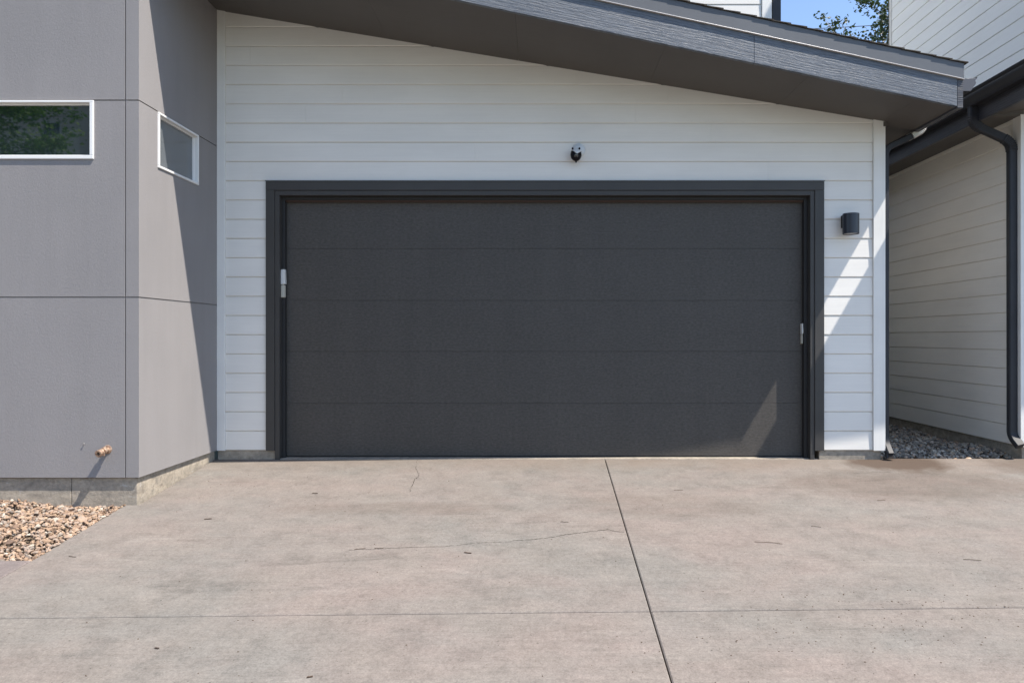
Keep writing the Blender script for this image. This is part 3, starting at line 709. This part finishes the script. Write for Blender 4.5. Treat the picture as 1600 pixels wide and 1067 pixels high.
# ------------------------------------------------------------------ fittings on the walls
# cylinder wall light
lc = P(1329.5, 350, -0.115)
L = thing('wall_light', 'dark cylinder wall light mounted on white siding right of the garage door', 'wall light', (P(1320,348).x, -0.014, P(1320,348).z))
mb = MB(); px, pz = P(1319.5, 347.5).x, P(1319.5, 347.5).z
mb.box(px-0.040, px+0.040, -0.034, -0.011, pz-0.058, pz+0.058); mb.build('mounting_plate', M['lamp_plate'], L, bevel=0.003)
mb = MB(); mb.box(px-0.018, px+0.018, -0.06, -0.033, pz-0.03, pz+0.03); mb.build('bracket', M['lamp_plate'], L, bevel=0.003)
mb = MB(); cx_, cz_ = lc.x, lc.z
mb.lathe((cx_, -0.115, cz_-0.094), (0,0,1), [(0.012, 0.066), (0, 0.068), (0, 0.071), (0.002, 0.0725), (0.186, 0.0725), (0.188, 0.071), (0.188, 0.068), (0.176, 0.066)], 40)
mb.build('lamp_body', M['lamp'], L, smooth=35)
mb = MB(); mb.lathe((cx_, -0.115, cz_-0.094), (0,0,1), [(0.006, 0.064), (0.0115, 0.064)], 32); mb.build('lens', M['lens'], L)
# security camera under the gable
cc = P(902, 239, -0.05)
K = thing('security_camera', 'small black dome camera with grey white hood on the siding above the garage door', 'security camera', (cc.x, -0.012, cc.z))
def ellipsoid(mb, c, rx, ry, rz, rot, keep=None, n=24, m_=16):
    vs = []; fs = []; c = Vector(c)
    for j in range(m_+1):
        th = math.pi*j/m_
        for i in range(n):
            ph = 2*math.pi*i/n; vs.append(c + rot @ Vector((rx*math.sin(th)*math.cos(ph), ry*math.sin(th)*math.sin(ph), rz*math.cos(th))))
    for j in range(m_):
        for i in range(n):
            f = (j*n+i, (j+1)*n+i, (j+1)*n+(i+1) % n, j*n+(i+1) % n)
            if keep is None or keep(sum((vs[q] - c for q in f), Vector())/4): fs.append(f)
    mb.add(vs, fs)
mb = MB(); bc = Vector((P(904, 236).x, -0.01, P(904, 236).z))
mb.lathe(bc, (0,-1,0), [(0, 0.064), (0.012, 0.064), (0.022, 0.058), (0.030, 0.040), (0.034, 0.0)], 32); mb.build('base', M['white_plastic'], K, smooth=40)
mb = MB(); mb.sweep([bc+Vector((0,-0.02,0)), bc+Vector((0.0,-0.045,0.0)), cc+Vector((0,-0.005,0))], [(math.cos(a)*0.018, math.sin(a)*0.018) for a in [k*math.pi/5 for k in range(10)]], (0,0,1)); mb.build('arm', M['white_plastic'], K, smooth=40)
rotc = Matrix.Rotation(R(-20), 3, 'X')
bcen = P(900, 242, -0.075)
mb = MB(); ellipsoid(mb, bcen, 0.052, 0.046, 0.066, rotc); mb.build('camera_body', M['black_plastic'], K, smooth=True)
mb = MB(); ellipsoid(mb, bcen + Vector((0.002,0,0.002)), 0.058, 0.052, 0.070, rotc, keep=lambda v: v.z > -0.006 + abs(v.x-0.008)*0.75, n=64, m_=48)
hd = mb.build('hood', M['white_plastic'], K, smooth=True); sm = hd.modifiers.new('thick', 'SOLIDIFY'); sm.thickness = 0.003
for dx in (-0.033, 0.030):
    mb = MB(); q = bcen + Vector((dx, -0.030, 0.046)); mb.lathe(q, (0,-1,0.3), [(0, 0.009), (0.012, 0.009), (0.014, 0.007)], 16); mb.build('hinge', M['black_plastic'], K, smooth=40)
mb = MB(); mb.lathe(bcen + Vector((0,-0.008,-0.060)), (0,-0.3,-1), [(0, 0.009), (0.014, 0.008), (0.018, 0.004)], 16); mb.build('knob', M['black_plastic'], K, smooth=40)
mb = MB(); mb.lathe(bcen + Vector((0,-0.040,-0.022)), (0,-1,-0.4), [(0, 0.020), (0.006, 0.019), (0.009, 0.012)], 24); mb.build('lens', M['glass'], K, smooth=40)
# door sensors
def sensor(name, label, px_, y0, y1, yy, wpx, side):
    a = P(px_, y1, yy); T = thing(name, label, 'sensor', (a.x, yy, a.z), 'beam sensors on the door jambs')
    top = P(px_, y0, yy).z; bot = a.z; mid = bot + (top-bot)*0.44; hw = wpx/2/S
    mb = MB(); mb.hexa([(a.x-hw*0.8, yy-0.030, mid+0.004), (a.x+hw*1.15, yy-0.030, mid+0.010), (a.x+hw*1.15, yy+0.02, mid+0.010), (a.x-hw*0.8, yy+0.02, mid+0.004)],
                       [(a.x-hw*1.0, yy-0.026, top-0.004), (a.x+hw*0.85, yy-0.026, top-0.001), (a.x+hw*0.85, yy+0.02, top-0.001), (a.x-hw*1.0, yy+0.02, top-0.004)])
    mb.build('sensor_body', M['sensor'], T, bevel=0.005)
    mb = MB(); mb.box(a.x-hw*0.95, a.x+hw*0.75, yy-0.020, yy+0.02, bot, mid); mb.build('cover', M['sensor2'], T, bevel=0.005)
    mb = MB(); mb.box(a.x-hw*0.4, a.x+hw*0.3, yy-0.012, yy+0.02, mid-0.004, mid+0.010); mb.build('bracket', M['alu'], T, bevel=0.001)
    return T
sensor('door_sensor', 'white two piece sensor on the left jamb of the garage door', 443.0, 421, 465, 0.045, 7.0, 1)
sensor('door_sensor', 'thin pale sensor deep in the right jamb of the garage door', 1252.5, 505, 537, 0.082, 2.4, -1)
# hose bib
hb = P(168, 702, yS)
B = thing('hose_spigot', 'weathered brass hose spigot sticking out low on the grey stucco wall', 'spigot', (hb.x, yS, hb.z))
mb = MB(); mb.lathe((hb.x, yS+0.002, hb.z), (0,-1,0), [(0, 0.034), (0.006, 0.033), (0.009, 0.026), (0.009, 0.019), (0.030, 0.019), (0.034, 0.026), (0.046, 0.026), (0.049, 0.018), (0.055, 0.017)], 12)
mb.build('valve_body', M['brass'], B, smooth=30)
tip = Vector((hb.x-0.014, yS-0.048, hb.z-0.012))
mb = MB(); mb.lathe(tip, (-0.10,-1,-0.22), [(-0.02, 0.020), (0.0, 0.022), (0.004, 0.027), (0.012, 0.027), (0.016, 0.022), (0.024, 0.022), (0.028, 0.028), (0.036, 0.028), (0.038, 0.025), (0.038, 0.013), (0.020, 0.012)], 20)
mb.build('outlet', M['brass'], B, smooth=30)
ax = Vector((-0.10,-1,-0.22)).normalized()
mb = MB(); mb.lathe(tip + ax*0.021, ax, [(0, 0.0118), (0.001, 0.0118)], 16); mb.build('bore', M['hole'], B)
mb = MB(); mb.lathe(Vector((hb.x-0.003, yS-0.036, hb.z-0.018)), (0,-0.3,-1), [(0, 0.009), (0.016, 0.008), (0.018, 0.010), (0.024, 0.009)], 10); mb.build('bleeder', M['brass'], B, smooth=30)
# small screw left in the stucco
q = P(132, 693, yS)
mb = MB(); mb.lathe((q.x, yS+0.003, q.z), (0,-1,0), [(0, 0.003), (0.012, 0.003), (0.012, 0.0065), (0.015, 0.005)], 12)
finish(mb.build('screw', M['alu']), 'tiny metal screw in the grey stucco just left of the brass spigot', 'screw')

# ------------------------------------------------------------------ twigs and leaf scraps on the driveway
random.seed(21)
tw = [(113,870,14,'brown twig on the driveway beside the edge of the tan river stones'),
      (325,811,11,'dark leaf scrap on the concrete out from the corner of the grey stucco wing'),
      (492,771,9,'dark leaf scrap on the concrete left of the short crack by the door'),
      (562,858,18,'long thin twig at the left end of the long crack in the driveway'),
      (592,857,14,'second thin twig lying along the left part of the long crack'),
      (731,864,12,'dark leaf scrap just in front of the middle of the long crack'),
      (245,1013,7,'small dark scrap on the front left slab beyond the cross joint'),
      (484,1058,9,'dark scrap at the very front edge of the view on the left slab'),
      (882,816,13,'dark twig between the long crack and the dark long joint'),
      (1060,766,14,'pale brown twig on the right slab just in front of the garage door'),
      (1275,823,15,'leaf sliver on the right slab in front of the right door jamb'),
      (1377,782,13,'dark twig below the brown stain in front of the downspout'),
      (1519,875,26,'long straw coloured twig on the right side of the driveway'),
      (1200,848,42,'longest thin twig lying aslant in the middle of the right slab')]
bmats = [M['twig'], M['leaf_dry']]
for i, (x, y, L_, lab) in enumerate(tw):
    g0 = G(x, y); Yd = g0.y + D; Lm = max(0.018, L_*Yd/F); a = random.uniform(-0.35, 0.35)
    if (x, y) == (1200, 848): a = -0.25
    d = Vector((math.cos(a), math.sin(a), 0)); d.z = SLOPE*d.y; p = []
    for k in range(5): t = k/4-0.5; p.append(g0 + d*Lm*t + Vector((0, random.uniform(-1,1)*Lm*0.06, 0.0028 + 0.002*abs(math.sin(k*1.7)))))
    r = 0.0018 if L_ > 12 else 0.0028
    mb = MB(); mb.sweep(p, [(math.cos(q_)*r*(1.6 if L_ <= 12 else 1), math.sin(q_)*r*0.8) for q_ in [j*math.pi/3 for j in range(6)]], (0,0,1))
    o = mb.build('twig', bmats[i % 2]); finish(o, lab, 'twig', 'twigs and leaf scraps scattered on the driveway')
mb = MB()
for i in range(620):
    if i < 240: x, y = random.uniform(0, 1600), random.uniform(735, 1067)
    elif i < 520: x, y = random.gauss(1400, 150), random.triangular(900, 1067, 940)
    else: x, y = random.gauss(300, 150), random.uniform(740, 800)
    if y < 735 or (x < 215 and y < 890): continue
    g0 = G(x, y); s = random.choice([0.0015, 0.002, 0.0025, 0.004]); z = g0.z
    a, b = s*random.uniform(0.8, 1.6), s
    mb.add([(g0.x-a, g0.y, z), (g0.x, g0.y-b, z), (g0.x+a, g0.y, z), (g0.x, g0.y+b, z), (g0.x, g0.y, z+s*1.0)], [(0,1,4),(1,2,4),(2,3,4),(3,0,4)])
finish(mb.build('grit', M['leaf_dry']), 'dark specks of grit scattered over the driveway', 'grit', None, 'stuff')

# ------------------------------------------------------------------ trees
def tree(name, label, base, height, crown_r, crown_z, leafm, barkm, nb, leaf, per, trunk_r, seed, spread=0.30, zfloor=0.3):
    rnd = random.Random(seed)
    T = thing(name, label, 'tree', base)
    b = Vector(base); mb = MB(); tips = []
    circ = lambda r, n=8: [(math.cos(2*math.pi*k/n)*r, math.sin(2*math.pi*k/n)*r) for k in range(n)]
    def taper(pts, r0, r1, n=7):
        vs = []; fs = []; m_ = len(pts)
        for i, p in enumerate(pts):
            t = (pts[min(i+1, m_-1)] - pts[max(i-1, 0)]).normalized(); a = t.orthogonal().normalized(); c = t.cross(a); r = r0 + (r1-r0)*i/(m_-1)
            for k in range(n): q = 2*math.pi*k/n; vs.append(p + a*math.cos(q)*r + c*math.sin(q)*r)
        for i in range(m_-1):
            for k in range(n): fs.append((i*n+k, i*n+(k+1) % n, (i+1)*n+(k+1) % n, (i+1)*n+k))
        fs.append(tuple(range((m_-1)*n, m_*n))); mb.add(vs, fs)
    tp = [b + Vector((rnd.gauss(0, .04)*i, rnd.gauss(0, .04)*i, height*0.96*i/9)) for i in range(10)]; taper(tp, trunk_r, trunk_r*0.12, 10)
    for i in range(nb):
        f = zfloor + (0.97-zfloor)*(i+rnd.random())/nb; k = f*9; j = min(8, int(k)); p0 = tp[j].lerp(tp[j+1], k-j)
        az = i*2.4 + rnd.uniform(-.4, .4); prof = math.sin(math.pi*min(1, max(0.05, (f-zfloor*0.8)/(1.06-zfloor*0.8))))**0.6
        L_ = crown_r*prof*rnd.uniform(0.75, 1.15); pts = [p0]; d = Vector((math.cos(az), math.sin(az), 0.45)).normalized()
        for s_ in range(5): d = (d + Vector((rnd.gauss(0,.15), rnd.gauss(0,.15), 0.05 + rnd.gauss(0,.08)))).normalized(); pts.append(pts[-1] + d*L_/5)
        r0 = trunk_r*(1-f*0.85)*0.42; taper(pts, r0, r0*0.18, 6); tips += pts[2:]
        for q in range(5):
            s0 = pts[rnd.choice([1,2,3,4])]; d2 = (d + Vector((rnd.gauss(0,.7), rnd.gauss(0,.7), rnd.gauss(0.1,.4)))).normalized(); e = s0 + d2*L_*rnd.uniform(.25,.5)
            m2 = s0.lerp(e, .5) + Vector((rnd.gauss(0,.04), rnd.gauss(0,.04), 0.03)); taper([s0, m2, e], r0*0.4, r0*0.1, 5); tips += [m2, e]
    mb.build('trunk', barkm, T)
    mb = MB(); vs = mb.v; fs = mb.f
    for t in tips:
        cs = spread*rnd.uniform(0.6, 1.3)
        for k in range(int(per*rnd.uniform(0.4, 1.4))):
            p = t + Vector((rnd.gauss(0, cs), rnd.gauss(0, cs), rnd.gauss(0, cs*0.7))); u = Vector((rnd.gauss(0,1), rnd.gauss(0,1), rnd.gauss(0,.6))).normalized(); v = u.orthogonal().normalized()
            v = (Matrix.Rotation(rnd.uniform(0, 6.28), 3, u) @ v); s_ = leaf*rnd.uniform(0.6, 1.2); n_ = len(vs); w_ = u.cross(v)*s_*0.12
            vs += [tuple(p-u*s_*.6), tuple(p+v*s_*.42-u*s_*.1+w_), tuple(p+u*s_*.6), tuple(p-v*s_*.42-u*s_*.1+w_)]; fs += [(n_, n_+1, n_+2), (n_, n_+2, n_+3)]
    mb.f = [tuple(f) for f in fs]
    o0 = ORG[T]; me = bpy.data.meshes.new('crown'); me.from_pydata([tuple(Vector(v)-o0) for v in vs], [], mb.f); me.materials.append(leafm)
    o = bpy.data.objects.new('crown', me); C.objects.link(o); o.parent = T
    return T
tree('poplar_tree', 'airy poplar with pale trunk standing behind the roofs against the blue sky', (9.35, 12.0, -0.1), 11.5, 1.72, 7.5, M['leaf'], M['bark_pale'], 26, 0.095, 22, 0.20, 5, 0.13, 0.28)
tree('maple_tree', 'leafy green tree across the road, seen mirrored in the high window', (-18.5, -18.5, -0.95), 11.0, 3.6, 7.5, M['leaf2'], M['bark'], 24, 0.13, 52, 0.22, 11, 0.24, 0.30)

# utility cable behind the houses
mb = MB(); a = P(1150, 52, 24); b = P(1450, 36, 24); dd = (b-a); pts = [a - dd*3 + dd*7*t/24 + Vector((0, 0, 1.2*((t/12-1)**2)-0.0)) for t in range(25)]
mb.sweep(pts, [(0.016, 0), (0, 0.016), (-0.016, 0), (0, -0.016)], (0,0,1))
finish(mb.build('utility_cable', M['rubber']), 'thin utility cable crossing the blue sky behind the roof edge', 'cable')

# ------------------------------------------------------------------ the row house across the road (mirrored in the window)
O = thing('row_house', 'tall pale sided row house across the road with small dark windows', 'house', (-21, -30, -1.0))
mb = MB(); mb.box(-34, -19.6, -36, -28, -1.0, 13.5); mb.build('wall', M['nsiding'], O)
mb = MB(); mb.box(-19.6, -8, -36, -27, -1.0, 13.0); mb.build('wing_wall', M['siding'], O)
mb = MB()
for k in range(78): lap(mb, (0, -28, 0), (1,0,0), (0,1,0), -34, -19.62, -0.9 + k*EXPO, EXPO)
for k in range(76): lap(mb, (0, -27, 0), (1,0,0), (0,1,0), -19.6, -8, -0.9 + k*EXPO, EXPO)
mb.build('siding', M['nsiding'], O)
mb = MB(); mb.box(-34.5, -19, -36.5, -27.4, 13.5, 13.8); mb.box(-19.5, -7.5, -36.5, -26.4, 13.0, 13.3); mb.build('roof', M['metal_trim'], O)
for (x, z, w_, h_) in [(-22.2, 10.6, 0.9, 0.7), (-25.5, 10.6, 1.2, 1.3), (-22.2, 6.8, 1.0, 1.4), (-26, 6.8, 1.2, 1.4)]:
    mb = MB()
    mb.box(x-w_/2, x+w_/2, -28, -27.95, z-h_/2, z-h_/2+.07); mb.box(x-w_/2, x+w_/2, -28, -27.95, z+h_/2-.07, z+h_/2)
    mb.box(x-w_/2, x-w_/2+.07, -28, -27.951, z-h_/2+.07, z+h_/2-.07); mb.box(x+w_/2-.07, x+w_/2, -28, -27.951, z-h_/2+.07, z+h_/2-.07)
    f_ = mb.build('window', M['vinyl'], O)
    mb = MB(); mb.box(x-w_/2+.07, x+w_/2-.07, -28, -27.97, z-h_/2+.07, z+h_/2-.07); mb.build('pane', M['glass'], f_)
